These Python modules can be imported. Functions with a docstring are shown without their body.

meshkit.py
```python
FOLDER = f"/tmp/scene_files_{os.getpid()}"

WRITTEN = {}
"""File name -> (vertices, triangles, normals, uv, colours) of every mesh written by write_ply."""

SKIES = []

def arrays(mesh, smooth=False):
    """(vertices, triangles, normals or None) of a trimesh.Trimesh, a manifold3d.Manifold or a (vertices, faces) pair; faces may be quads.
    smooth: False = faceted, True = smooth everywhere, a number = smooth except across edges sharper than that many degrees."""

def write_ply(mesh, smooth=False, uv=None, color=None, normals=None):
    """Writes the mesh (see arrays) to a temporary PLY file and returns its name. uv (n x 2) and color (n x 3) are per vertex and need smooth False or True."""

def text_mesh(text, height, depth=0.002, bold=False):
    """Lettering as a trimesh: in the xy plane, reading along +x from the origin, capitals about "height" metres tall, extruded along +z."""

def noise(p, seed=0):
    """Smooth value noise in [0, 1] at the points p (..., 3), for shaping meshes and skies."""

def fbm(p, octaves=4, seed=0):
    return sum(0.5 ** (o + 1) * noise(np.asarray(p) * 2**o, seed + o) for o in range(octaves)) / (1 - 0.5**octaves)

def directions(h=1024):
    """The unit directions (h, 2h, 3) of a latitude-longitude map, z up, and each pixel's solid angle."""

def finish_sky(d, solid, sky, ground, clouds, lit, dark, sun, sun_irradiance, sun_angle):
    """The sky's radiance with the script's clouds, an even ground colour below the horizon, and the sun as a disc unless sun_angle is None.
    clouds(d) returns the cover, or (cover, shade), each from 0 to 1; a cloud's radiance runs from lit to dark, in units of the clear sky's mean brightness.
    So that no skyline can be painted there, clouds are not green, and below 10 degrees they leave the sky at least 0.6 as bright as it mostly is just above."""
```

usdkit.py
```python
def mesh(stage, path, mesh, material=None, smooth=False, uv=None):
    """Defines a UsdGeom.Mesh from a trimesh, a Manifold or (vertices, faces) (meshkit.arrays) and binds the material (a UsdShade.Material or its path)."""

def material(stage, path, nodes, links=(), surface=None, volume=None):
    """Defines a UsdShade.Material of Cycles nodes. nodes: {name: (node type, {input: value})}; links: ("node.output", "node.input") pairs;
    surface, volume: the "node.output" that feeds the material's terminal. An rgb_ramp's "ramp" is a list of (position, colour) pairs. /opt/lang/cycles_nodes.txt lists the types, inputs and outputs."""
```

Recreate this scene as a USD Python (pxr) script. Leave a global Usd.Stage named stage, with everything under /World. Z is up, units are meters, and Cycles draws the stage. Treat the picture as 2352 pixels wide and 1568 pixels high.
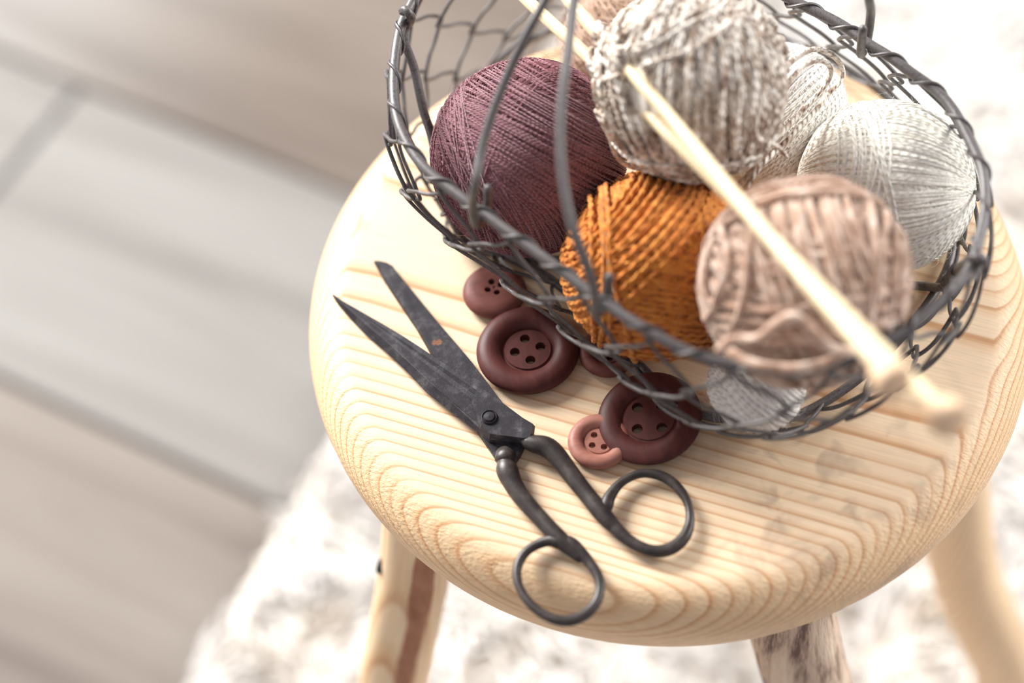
"""Still life: wire basket of yarn balls, scissors and buttons on a round pine stool."""
import math
import numpy as np
import trimesh
import manifold3d as m3
import usdkit
import meshkit
from pxr import Gf, Sdf, Usd, UsdGeom, UsdLux, UsdShade, Vt

stage = Usd.Stage.CreateInMemory()
UsdGeom.SetStageUpAxis(stage, "Z")
UsdGeom.SetStageMetersPerUnit(stage, 1.0)
UsdGeom.Xform.Define(stage, "/World")
UsdGeom.Scope.Define(stage, "/World/Looks")

# ------------------------------------------------------------------ camera, light, exposure
TOP = 0.45                                   # height of the stool's seat above the floor
W, H, FPX = 2352.0, 1568.0, 4600.0           # a 70 mm lens on a 36 mm wide sensor
PITCH, ROLL, DIST, AIM = math.radians(56.1074), math.radians(-6.3885), 0.7879, (-0.0631, -0.0179)
FWD = np.array([0, math.cos(PITCH), -math.sin(PITCH)])
_r, _u = np.array([1.0, 0, 0]), np.array([0, math.sin(PITCH), math.cos(PITCH)])
RIGHT = math.cos(ROLL) * _r + math.sin(ROLL) * _u
UP = -math.sin(ROLL) * _r + math.cos(ROLL) * _u
EYE = np.array([AIM[0], AIM[1], TOP]) - DIST * FWD
BACK = -FWD

cam = UsdGeom.Camera.Define(stage, "/World/camera")
cam.CreateHorizontalApertureAttr(36.0)
cam.CreateVerticalApertureAttr(24.0)
cam.CreateFocalLengthAttr(FPX * 36.0 / W)
cam.CreateFStopAttr(2.8)
cam.CreateFocusDistanceAttr(0.768)
cam.CreateClippingRangeAttr((0.05, 100.0))
cam.CreateExposureAttr(0.0)
M = np.eye(4)
M[0, :3], M[1, :3], M[2, :3], M[3, :3] = RIGHT, UP, BACK, EYE
cam.AddTransformOp().Set(Gf.Matrix4d(M.tolist()))

dome = UsdLux.DomeLight.Define(stage, "/World/room_ambient")
dome.CreateColorAttr(Gf.Vec3f(0.96, 0.91, 0.98))
dome.CreateIntensityAttr(0.14)


def window_light(name, pos, target, w, h, intensity, color):
    l = UsdLux.RectLight.Define(stage, "/World/" + name)
    l.CreateWidthAttr(w); l.CreateHeightAttr(h); l.CreateIntensityAttr(intensity); l.CreateColorAttr(Gf.Vec3f(*color))
    z = np.array(pos, float) - np.array(target, float); z /= np.linalg.norm(z)
    x = np.cross([0, 0, 1.0], z); x /= np.linalg.norm(x); y = np.cross(z, x)
    m = np.eye(4); m[0, :3], m[1, :3], m[2, :3], m[3, :3] = x, y, z, pos
    l.AddTransformOp().Set(Gf.Matrix4d(m.tolist()))


# daylight from the room's window, behind and to the left
window_light("window_daylight", (-1.90, 2.40, 2.20), (0, 0, 2.20), 1.4, 1.4, 70.0, (1.0, 0.985, 0.955))
window_light("window_daylight_right", (2.65, 0.85, 1.85), (0, 0, 1.85), 1.5, 1.2, 25.0, (1.0, 0.985, 0.955))


# ------------------------------------------------------------------ helpers
def at(u, v, z=0.0):
    """The point at height z above the seat top that the photograph shows at pixel (u, v)."""
    d = FWD + RIGHT * (u - W / 2) / FPX - UP * (v - H / 2) / FPX
    return EYE + d * ((TOP + z) - EYE[2]) / d[2]


def pts(rows, z=None):
    return np.array([at(r[0], r[1], r[2] if z is None else z) for r in rows])


def spline(p, n, closed=False):
    """Catmull-Rom (centripetal-ish by chord resampling) through the points p, n samples."""
    p = np.asarray(p, float)
    from scipy.interpolate import CubicSpline
    if closed:
        q = np.vstack([p, p[:1]])
    else:
        q = p
    d = np.r_[0, np.cumsum(np.linalg.norm(np.diff(q[:, :3], axis=0), axis=1) ** 0.7)]
    cs = CubicSpline(d, q, bc_type="periodic" if closed else "natural")
    f = np.linspace(0, d[-1], 4 * n + 1)
    x = cs(f)
    L = np.r_[0, np.cumsum(np.linalg.norm(np.diff(x[:, :3], axis=0), axis=1))]
    s = np.linspace(0, L[-1], n, endpoint=not closed)
    return np.stack([np.interp(s, L, x[:, k]) for k in range(x.shape[1])], 1)


def frames(p, closed=False):
    t = np.roll(p, -1, 0) - np.roll(p, 1, 0) if closed else np.gradient(p, axis=0)
    t /= np.linalg.norm(t, axis=1, keepdims=True) + 1e-15
    a = np.cross(t[0], [0, 0, 1.0] if abs(t[0][2]) < 0.9 else [1.0, 0, 0])
    a /= np.linalg.norm(a)
    A = [a]
    for k in range(1, len(p)):
        a = A[-1] - t[k] * (A[-1] @ t[k])
        A.append(a / (np.linalg.norm(a) + 1e-15))
    A = np.array(A)
    return t, A, np.cross(t, A)


def tube(p, r, sides=8, closed=False, flat=None):
    """A swept tube with rounded ends: (vertices, quads, uv); uv = (metres along, share of the turn). flat: squash factor of z."""
    p = np.asarray(p, float)
    r = np.broadcast_to(np.asarray(r, float), (len(p),)).copy()
    if not closed:                                              # rounded caps
        k = np.array([1.0, 0.75, 0.4, 0.05])
        d0, d1 = p[0] - p[1], p[-1] - p[-2]
        d0, d1 = d0 / (np.linalg.norm(d0) + 1e-15), d1 / (np.linalg.norm(d1) + 1e-15)
        c0 = [p[0] + d0 * r[0] * math.sqrt(1 - q * q) for q in k[1:][::-1]]
        c1 = [p[-1] + d1 * r[-1] * math.sqrt(1 - q * q) for q in k[1:]]
        r = np.r_[r[0] * k[1:][::-1], r, r[-1] * k[1:]]
        p = np.vstack([c0, p, c1])
    t, A, B = frames(p, closed)
    th = np.linspace(0, 2 * np.pi, sides + 1)
    off = np.cos(th)[None, :, None] * A[:, None] + np.sin(th)[None, :, None] * B[:, None]
    if flat is not None:
        off = off * np.array([1, 1, flat])
    s = np.r_[0, np.cumsum(np.linalg.norm(np.diff(p, axis=0), axis=1))]
    rows = p[:, None] + r[:, None, None] * off
    uv = np.stack(np.broadcast_arrays(s[:, None], (th / (2 * np.pi))[None]), -1)
    if closed:
        rows = np.concatenate([rows, rows[:1]])
        # close the twist left by the moving frame
        uv = np.concatenate([uv, uv[:1] + [s[-1], 0]])
        cut = rows[-2:]
        best = min(range(sides), key=lambda q: np.linalg.norm(np.roll(rows[0][:-1], q, 0) - rows[-2][:-1]))
        last = np.roll(rows[0][:-1], best, 0)
        rows[-1] = np.vstack([last, last[:1]])
    n, mN = rows.shape[:2]
    i, j = np.meshgrid(np.arange(n - 1), np.arange(mN - 1), indexing="ij")
    q = np.stack([i * mN + j, i * mN + j + 1, (i + 1) * mN + j + 1, (i + 1) * mN + j], -1).reshape(-1, 4)
    return rows.reshape(-1, 3), q, uv.reshape(-1, 2)


def join(parts):
    v, f, u, n = [], [], [], 0
    for p in parts:
        v.append(p[0]); f.append(p[1] + n); n += len(p[0])
        u.append(p[2] if len(p) > 2 else np.zeros((len(p[0]), 2)))
    return np.vstack(v), np.vstack(f), np.vstack(u)


def tri(m):
    """trimesh or manifold -> (vertices, triangles as degenerate-free quads are not needed)."""
    v, f, _ = meshkit.arrays(m, False)
    return v, f


NAMES = {}


def numbered(parent, name):
    k = NAMES.get((parent, name), 0)
    NAMES[(parent, name)] = k + 1
    return f"{parent}/{name}" + (f"_{k:03d}" if k else "")


def keys(prim, label=None, cat=None, group=None, kind=None):
    for k, v in (("label", label), ("category", cat), ("group", group), ("kind", kind)):
        if v:
            prim.SetCustomDataByKey(k, v)
    return prim


def thing(name, label=None, cat=None, group=None, kind=None, loc=(0, 0, 0)):
    path = numbered("/World", name)
    x = UsdGeom.Xform.Define(stage, path)
    x.AddTranslateOp().Set(Gf.Vec3d(*map(float, loc)))
    keys(x.GetPrim(), label, cat, group, kind)
    x.base = np.array(loc, float)
    x.path = path
    return x


class Part:
    def __init__(self, path, base):
        self.path, self.base = path, base


def part(parent, name, mesh, mat, smooth=True, label=None, kind=None):
    """One Mesh prim under parent; the mesh is given in world coordinates."""
    path = numbered(parent.path, name)
    uv = None
    if isinstance(mesh, tuple):
        v = np.asarray(mesh[0], float) - parent.base
        if len(mesh) > 2 and smooth is True:
            uv = mesh[2]
        g = (v, mesh[1])
    else:
        v, f = tri(mesh)
        g = trimesh.Trimesh(v - parent.base, f, process=False)
    p = usdkit.mesh(stage, path, g, mat, smooth=smooth, uv=uv)
    keys(p.GetPrim(), label, kind=kind)
    return Part(path, parent.base)


def curves(parent, name, strands, widths, mat, kind="stuff", label=None):
    path = numbered(parent.path, name)
    c = UsdGeom.BasisCurves.Define(stage, path)
    P = np.vstack(strands) - parent.base
    c.CreatePointsAttr(Vt.Vec3fArray.FromNumpy(P.astype(np.float32)))
    c.CreateCurveVertexCountsAttr(Vt.IntArray.FromNumpy(np.array([len(s) for s in strands], np.int32)))
    c.CreateTypeAttr("linear")
    c.CreateWidthsAttr(Vt.FloatArray.FromNumpy(np.asarray(widths, np.float32)))
    c.SetWidthsInterpolation("vertex")
    UsdShade.MaterialBindingAPI.Apply(c.GetPrim()).Bind(mat)
    keys(c.GetPrim(), label, kind=kind)


def material(name, nodes, links, surface="p.BSDF"):
    return usdkit.material(stage, "/World/Looks/" + name, nodes, links, surface=surface)


def unit(v):
    v = np.asarray(v, float)
    return v / np.linalg.norm(v)


# ------------------------------------------------------------------ materials
G0, G1 = at(1700, 1100), at(2000, 1185)
GRAIN = math.atan2(G1[1] - G0[1], G1[0] - G0[0])                # the seat's grain runs this way
PITH = at(1500, 690)                                           # the tree's heart lies under this point
STAIN = at(1930, 1170)


def pine(name, ring=0.0021, light=(0.82, 0.65, 0.46), mid=(0.74, 0.51, 0.32), late=(0.54, 0.29, 0.14), loc=None, rot=None, wob=0.004,
         rough=0.5, stain=True, edge=None, bump=0.00012):
    loc = (PITH[0], PITH[1], TOP - 0.160) if loc is None else loc
    rot = (0, 0, GRAIN) if rot is None else rot
    n = {
        "tc": ("texture_coordinate", {}),
        "sub": ("vector_math", {"math_type": "subtract", "vector2": loc}),
        "rt": ("vector_rotate", {"rotate_type": "euler_xyz", "invert": True, "rotation": rot}),
        "st": ("vector_math", {"math_type": "multiply", "vector2": (3.0, 16.0, 16.0)}),
        "nz": ("noise_texture", {"scale": 1.0, "detail": 3.0, "roughness": 0.5}),
        "sx": ("separate_xyz", {}),
        "cyz": ("combine_xyz", {"x": 0.0}),
        "len": ("vector_math", {"math_type": "length"}),
        "w": ("math", {"math_type": "multiply_add", "value2": wob, "value3": 0.0}),
        "r": ("math", {"math_type": "add"}),
        "k": ("math", {"math_type": "divide", "value2": ring}),
        "fl": ("math", {"math_type": "floor"}),
        "wn": ("white_noise_texture", {"dimensions": "1D"}),
        "fr": ("math", {"math_type": "fraction"}),
        "ramp": ("rgb_ramp", {"ramp": [(0.0, light), (0.45, light), (0.74, mid), (0.86, late), (0.93, late), (1.0, light)]}),
        "plain": ("color", {"value": tuple(0.8 * a + 0.2 * b for a, b in zip(light, mid))}),
        "vary": ("math", {"math_type": "multiply_add", "value2": 0.5, "value3": 0.42}),
        "mixr": ("mix_color", {"blend_type": "mix"}),
        "fst": ("vector_math", {"math_type": "multiply", "vector2": (40.0, 900.0, 900.0)}),
        "fib": ("noise_texture", {"scale": 1.0, "detail": 2.0}),
        "fr2": ("map_range", {"from_min": 0.3, "from_max": 0.7, "to_min": 0.93, "to_max": 1.05}),
        "mul": ("vector_math", {"math_type": "scale"}),
        "big": ("noise_texture", {"scale": 14.0, "detail": 3.0}),
        "bigr": ("rgb_ramp", {"ramp": [(0.35, (0.97, 0.95, 0.92)), (0.65, (1.03, 1.02, 1.0))]}),
        "m2": ("vector_math", {"math_type": "multiply"}),
        "bp": ("bump", {"strength": 0.6, "distance": bump}),
        "p": ("principled_bsdf", {"roughness": rough, "specular_ior_level": 0.4}),
    }
    l = [("tc.object", "sub.vector1"), ("sub.vector", "rt.vector"), ("rt.vector", "st.vector1"), ("st.vector", "nz.vector"), ("rt.vector", "sx.vector"),
         ("sx.y", "cyz.y"), ("sx.z", "cyz.z"), ("cyz.vector", "len.vector1"), ("nz.fac", "w.value1"), ("len.value", "r.value1"), ("w.value", "r.value2"),
         ("r.value", "k.value1"), ("k.value", "fr.value1"), ("k.value", "fl.value1"), ("fl.value", "wn.w"), ("fr.value", "ramp.fac"), ("wn.value", "vary.value1"),
         ("vary.value", "mixr.fac"), ("plain.color", "mixr.a"), ("ramp.color", "mixr.b"), ("rt.vector", "fst.vector1"), ("fst.vector", "fib.vector"),
         ("fib.fac", "fr2.value"), ("mixr.result", "mul.vector1"), ("fr2.result", "mul.scale"), ("tc.object", "big.vector"), ("big.fac", "bigr.fac"),
         ("mul.vector", "m2.vector1"), ("bigr.color", "m2.vector2"), ("fib.fac", "bp.height"), ("bp.normal", "p.normal")]
    last = "m2.vector"
    if stain:
        n.update({
            "sd": ("vector_math", {"math_type": "distance", "vector2": tuple(STAIN)}),
            "sm": ("map_range", {"range_type": "smoothstep", "from_min": 0.075, "from_max": 0.02, "to_min": 0.0, "to_max": 1.0, "clamp": True}),
            "sn": ("noise_texture", {"scale": 52.0, "detail": 3.0, "roughness": 0.55, "distortion": 0.6}),
            "sr": ("map_range", {"range_type": "smoothstep", "from_min": 0.50, "from_max": 0.66, "to_min": 0.0, "to_max": 0.42, "clamp": True}),
            "sf": ("math", {"math_type": "multiply"}),
            "sc": ("mix_color", {"blend_type": "mix", "b": (0.24, 0.17, 0.14)}),
        })
        l += [("tc.object", "sd.vector1"), ("sd.value", "sm.value"), ("tc.object", "sn.vector"), ("sn.fac", "sr.value"), ("sm.result", "sf.value1"), ("sr.result", "sf.value2"),
              ("sf.value", "sc.fac"), (last, "sc.a")]
        last = "sc.result"
    if edge is not None:                                        # torn, fuzzy fibres where the seat's edge was sanded round
        n.update({
            "ex": ("separate_xyz", {}), "exy": ("combine_xyz", {"z": 0.0}), "el": ("vector_math", {"math_type": "length"}),
            "em": ("map_range", {"range_type": "smoothstep", "from_min": edge[0], "from_max": edge[1], "to_min": 0.0, "to_max": 1.0, "clamp": True}),
            "ev": ("vector_math", {"math_type": "multiply", "vector2": (420.0, 900.0, 900.0)}),
            "en": ("noise_texture", {"scale": 1.0, "detail": 3.0, "roughness": 0.6}),
            "eh": ("math", {"math_type": "multiply"}),
            "eb": ("bump", {"strength": 0.6, "distance": 0.0009}),
            "et": ("mix_color", {"blend_type": "multiply", "b": (0.93, 0.86, 0.76)}),
        })
        l.remove(("bp.normal", "p.normal"))
        l += [("tc.object", "ex.vector"), ("ex.x", "exy.x"), ("ex.y", "exy.y"), ("exy.vector", "el.vector1"), ("el.value", "em.value"), ("rt.vector", "ev.vector1"),
              ("ev.vector", "en.vector"), ("en.fac", "eh.value1"), ("em.result", "eh.value2"), ("eh.value", "eb.height"), ("bp.normal", "eb.normal"), ("eb.normal", "p.normal"),
              ("em.result", "et.fac"), (last, "et.a")]
        last = "et.result"
    l.append((last, "p.base_color"))
    return material(name, n, l)


def flecked(name, c1, c2, scale=60.0, rough=0.5, metallic=0.0, spec=0.5, c3=None, stretch=(1, 1, 1), bump=0.0002, bscale=400.0, lo=0.35, hi=0.65, extra=None):
    n = {
        "tc": ("texture_coordinate", {}),
        "mp": ("vector_math", {"math_type": "multiply", "vector2": stretch}),
        "nz": ("noise_texture", {"scale": scale, "detail": 5.0, "roughness": 0.65}),
        "rp": ("rgb_ramp", {"ramp": [(lo, c1), (hi, c2)] if c3 is None else [(lo, c1), (0.5 * (lo + hi), c2), (hi, c3)]}),
        "bz": ("noise_texture", {"scale": bscale, "detail": 3.0}),
        "bp": ("bump", {"strength": 0.7, "distance": bump}),
        "p": ("principled_bsdf", {"roughness": rough, "metallic": metallic, "specular_ior_level": spec, **(extra or {})}),
    }
    l = [("tc.object", "mp.vector1"), ("mp.vector", "nz.vector"), ("nz.fac", "rp.fac"), ("rp.color", "p.base_color"), ("mp.vector", "bz.vector"),
         ("bz.fac", "bp.height"), ("bp.normal", "p.normal")]
    return material(name, n, l)


def yarn(name, c1, c2, along=120.0, lo=0.4, hi=0.6, pitch=0.0042, ply=2.0, depth=0.0003, sheen=0.35, sheen_tint=(1, 1, 1), c3=None, fuzz=2600.0):
    """Spun yarn: colour flecks along the strand, twisted plies and fibres in relief. uv = (metres along, share of the turn)."""
    n = {
        "uv": ("uvmap", {"attribute": "st"}),
        "s": ("separate_xyz", {}),
        "u": ("math", {"math_type": "multiply", "value2": along}),
        "v": ("math", {"math_type": "multiply", "value2": 0.5}),
        "cv": ("combine_xyz", {"z": 0.0}),
        "nz": ("noise_texture", {"scale": 1.0, "detail": 4.0, "roughness": 0.6}),
        "rp": ("rgb_ramp", {"ramp": [(lo, c1), (hi, c2)] if c3 is None else [(lo, c1), (0.5 * (lo + hi), c2), (hi, c3)]}),
        "tu": ("math", {"math_type": "multiply", "value2": 2 * math.pi / pitch}),
        "tv": ("math", {"math_type": "multiply_add", "value2": 2 * math.pi * ply}),
        "sn": ("math", {"math_type": "sine"}),
        "fu": ("combine_xyz", {"z": 0.0}),
        "fz": ("noise_texture", {"scale": 1.0, "detail": 2.0}),
        "fm": ("math", {"math_type": "multiply", "value2": fuzz * 0.25}),
        "fv": ("math", {"math_type": "multiply_add", "value2": 9.0}),
        "ht": ("math", {"math_type": "multiply_add", "value2": 0.8}),
        "bp": ("bump", {"strength": 0.8, "distance": depth}),
        "p": ("principled_bsdf", {"roughness": 0.85, "specular_ior_level": 0.2, "sheen_weight": sheen, "sheen_roughness": 0.5, "sheen_tint": sheen_tint}),
    }
    l = [("uv.UV", "s.vector"), ("s.x", "u.value1"), ("s.y", "v.value1"), ("u.value", "cv.x"), ("v.value", "cv.y"), ("cv.vector", "nz.vector"), ("nz.fac", "rp.fac"),
         ("rp.color", "p.base_color"), ("s.x", "tu.value1"), ("s.y", "tv.value1"), ("tu.value", "tv.value3"), ("tv.value", "sn.value1"),
         ("s.x", "fm.value1"), ("fm.value", "fu.x"), ("s.y", "fv.value1"), ("s.x", "fv.value3"), ("fv.value", "fu.y"), ("fu.vector", "fz.vector"),
         ("fz.fac", "ht.value1"), ("sn.value", "ht.value3"), ("ht.value", "bp.height"), ("bp.normal", "p.normal")]
    return material(name, n, l)


SEAT_WOOD = pine("seat_pine", edge=(0.128, 0.138))
_a, _b = at(952, 1250, -0.085), at(920, 1568, -0.195)
_d = unit(_b - _a)
LEG_WOOD = pine("leg_pine", ring=0.0036, loc=tuple(_a + [0.02, 0.03, 0]), rot=(0, math.asin(-_d[2]), math.atan2(_d[1], _d[0])), wob=0.006, stain=False, light=(0.78, 0.60, 0.40), mid=(0.66, 0.45, 0.25))
WEATHERED = flecked("weathered_wood", (0.16, 0.10, 0.08), (0.55, 0.42, 0.32), scale=16, rough=0.8, spec=0.2, c3=(0.66, 0.54, 0.42), stretch=(9, 9, 1.1), bump=0.0012, bscale=40)
BARK = flecked("inner_bark", (0.30, 0.14, 0.08), (0.42, 0.22, 0.14), scale=90, rough=0.85, spec=0.2, stretch=(2, 2, 1), bump=0.0006, bscale=240)
RP = at(1004, 784, .0032) - np.array([*at(1128, 960, .006)[:2], TOP])
BLADE = material("patinated_steel", {
    "tc": ("texture_coordinate", {}),
    "nz": ("noise_texture", {"scale": 170.0, "detail": 6.0, "roughness": 0.7}),
    "rp": ("rgb_ramp", {"ramp": [(0.30, (0.015, 0.0125, 0.017)), (0.50, (0.028, 0.025, 0.031)), (0.62, (0.062, 0.058, 0.064)), (0.75, (0.15, 0.145, 0.15))]}),
    "d": ("vector_math", {"math_type": "distance", "vector2": tuple(RP)}),
    "dm": ("map_range", {"range_type": "smoothstep", "from_min": 0.0042, "from_max": 0.0006, "to_min": 0.0, "to_max": 1.0, "clamp": True}),
    "rn": ("noise_texture", {"scale": 520.0, "detail": 3.0}),
    "rm": ("math", {"math_type": "multiply"}),
    "rr": ("map_range", {"range_type": "smoothstep", "from_min": 0.34, "from_max": 0.46, "to_min": 0.0, "to_max": 1.0, "clamp": True}),
    "mx": ("mix_color", {"b": (0.20, 0.085, 0.045)}),
    "bz": ("noise_texture", {"scale": 1500.0, "detail": 3.0}),
    "bp": ("bump", {"strength": 0.7, "distance": 0.00007}),
    "p": ("principled_bsdf", {"roughness": 0.46, "specular_ior_level": 0.3, "metallic": 0.1})},
    [("tc.object", "nz.vector"), ("nz.fac", "rp.fac"), ("tc.object", "d.vector1"), ("d.value", "dm.value"), ("tc.object", "rn.vector"), ("rn.fac", "rm.value1"), ("dm.result", "rm.value2"),
     ("rm.value", "rr.value"), ("rr.result", "mx.fac"), ("rp.color", "mx.a"), ("mx.result", "p.base_color"), ("tc.object", "bz.vector"), ("bz.fac", "bp.height"), ("bp.normal", "p.normal")])
TWIG = flecked("dark_twig", (0.02, 0.016, 0.015), (0.06, 0.05, 0.045), scale=200, rough=0.8)
IRON = flecked("dark_iron_wire", (0.050, 0.043, 0.045), (0.120, 0.113, 0.112), scale=700, rough=0.46, spec=0.65, metallic=0.2, c3=(0.070, 0.060, 0.060), bump=0.00008, bscale=3000)
HANDLE = flecked("browned_iron", (0.018, 0.014, 0.015), (0.038, 0.030, 0.028), scale=160, rough=0.42, spec=0.45, metallic=0.1, c3=(0.085, 0.07, 0.062), bump=0.00008, bscale=1400, lo=0.3, hi=0.75)
BUTTON_DARK = flecked("mahogany_button", (0.062, 0.017, 0.0155), (0.095, 0.027, 0.023), scale=260, rough=0.48, spec=0.22, stretch=(1, 0.35, 1), bump=0.00004, bscale=1800)
BUTTON_MID = flecked("russet_button", (0.13, 0.042, 0.034), (0.19, 0.068, 0.054), scale=200, rough=0.5, spec=0.22, stretch=(0.4, 1, 1), bump=0.00004, bscale=1800)
BUTTON_PALE = flecked("rosewood_button", (0.29, 0.112, 0.085), (0.43, 0.195, 0.147), scale=180, rough=0.48, spec=0.3, stretch=(0.4, 1, 1), bump=0.00005, bscale=1800)
BAMBOO = pine("bamboo", ring=0.0011, loc=(0.3, -0.4, 0.4), rot=(0, 0, -0.72), wob=0.002, light=(0.84, 0.72, 0.50), mid=(0.78, 0.62, 0.38), late=(0.70, 0.52, 0.28), stain=False, rough=0.36, bump=0.00003)
KNOB_WOOD = flecked("needle_knob_wood", (0.62, 0.42, 0.27), (0.74, 0.54, 0.36), scale=240, rough=0.45)

MAROON = yarn("maroon_yarn", (0.14, 0.046, 0.058), (0.28, 0.115, 0.135), along=160, pitch=0.0018, depth=0.00012, sheen=0.6, sheen_tint=(1.0, 0.8, 0.85))
ORANGE = yarn("orange_yarn", (0.50, 0.14, 0.022), (0.70, 0.27, 0.05), along=140, pitch=0.0052, ply=2, depth=0.0005, sheen=0.3, sheen_tint=(1, 0.75, 0.5))
TWEED = yarn("tweed_yarn", (0.115, 0.052, 0.036), (0.40, 0.30, 0.225), along=110, lo=0.31, hi=0.55, c3=(0.86, 0.81, 0.73), pitch=0.0036, ply=2, depth=0.0005, sheen=0.2)
WHITE = yarn("white_yarn", (0.93, 0.91, 0.87), (0.97, 0.96, 0.93), along=120, pitch=0.0032, ply=2, depth=0.0003, sheen=0.35)
CREAM = yarn("cream_yarn", (0.94, 0.91, 0.80), (0.97, 0.96, 0.90), along=90, pitch=0.0036, ply=2, depth=0.0003, sheen=0.35)
BEIGE = yarn("beige_mohair", (0.36, 0.21, 0.145), (0.50, 0.335, 0.245), along=110, pitch=0.012, ply=1, depth=0.0004, sheen=0.5, c3=(0.66, 0.52, 0.43))
TAN = yarn("tan_wool", (0.42, 0.25, 0.16), (0.66, 0.47, 0.34), along=110, pitch=0.008, ply=1, depth=0.0004, sheen=0.5)
BEIGE_FUZZ = material("pale_fuzz", {"p": ("principled_bsdf", {"base_color": (0.66, 0.52, 0.42), "roughness": 0.8})}, [])
TWEED_FUZZ = material("tweed_fuzz", {"p": ("principled_bsdf", {"base_color": (0.62, 0.52, 0.44), "roughness": 0.8})}, [])
MAROON_FUZZ = material("maroon_fuzz", {"p": ("principled_bsdf", {"base_color": (0.30, 0.12, 0.13), "roughness": 0.8})}, [])
ORANGE_FUZZ = material("orange_fuzz", {"p": ("principled_bsdf", {"base_color": (0.62, 0.26, 0.07), "roughness": 0.8})}, [])
WHITE_FUZZ = material("white_fuzz", {"p": ("principled_bsdf", {"base_color": (0.88, 0.86, 0.82), "roughness": 0.8})}, [])

# ------------------------------------------------------------------ floor of wide planks
FLA = at(0, 868, -TOP)
FLB = at(681, 1185, -TOP)
FDIR = unit(FLB - FLA)
FNRM = np.array([-FDIR[1], FDIR[0], 0])
PW = float((at(200, 200, -TOP) - FLA) @ FNRM)                   # width of a plank, seam to seam
FANG = math.atan2(FDIR[1], FDIR[0])


def plank_material(name, a, b, dark):
    n = {
        "g": ("texture_coordinate", {}),
        "oi": ("object_info", {}),
        "of": ("math", {"math_type": "multiply", "value2": 37.0}),
        "ofv": ("combine_xyz", {"y": 0.0, "z": 0.0}),
        "rt": ("vector_rotate", {"rotate_type": "z_axis", "angle": -FANG}),
        "ad": ("vector_math", {"math_type": "add"}),
        "st": ("vector_math", {"math_type": "multiply", "vector2": (2.2, 22.0, 1.0)}),
        "nz": ("noise_texture", {"scale": 1.0, "detail": 5.0, "roughness": 0.55, "distortion": 0.4}),
        "rp": ("rgb_ramp", {"ramp": [(0.30, dark), (0.46, a), (0.68, b)]}),
        "s2": ("vector_math", {"math_type": "multiply", "vector2": (5.0, 13.0, 1.0)}),
        "kn": ("noise_texture", {"scale": 1.0, "detail": 2.0}),
        "kr": ("map_range", {"range_type": "smoothstep", "from_min": 0.68, "from_max": 0.80, "to_min": 0.0, "to_max": 0.6, "clamp": True}),
        "mx": ("mix_color", {"b": (0.155, 0.152, 0.15)}),
        "bp": ("bump", {"strength": 0.5, "distance": 0.0008}),
        "p": ("principled_bsdf", {"roughness": 0.6, "specular_ior_level": 0.2}),
    }
    l = [("oi.random", "of.value1"), ("of.value", "ofv.x"), ("g.object", "rt.vector"), ("rt.vector", "ad.vector1"), ("ofv.vector", "ad.vector2"), ("ad.vector", "st.vector1"),
         ("st.vector", "nz.vector"), ("nz.fac", "rp.fac"), ("ad.vector", "s2.vector1"), ("s2.vector", "kn.vector"), ("kn.fac", "kr.value"), ("kr.result", "mx.fac"),
         ("rp.color", "mx.a"), ("mx.result", "p.base_color"), ("nz.fac", "bp.height"), ("bp.normal", "p.normal")]
    return material(name, n, l)


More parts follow.
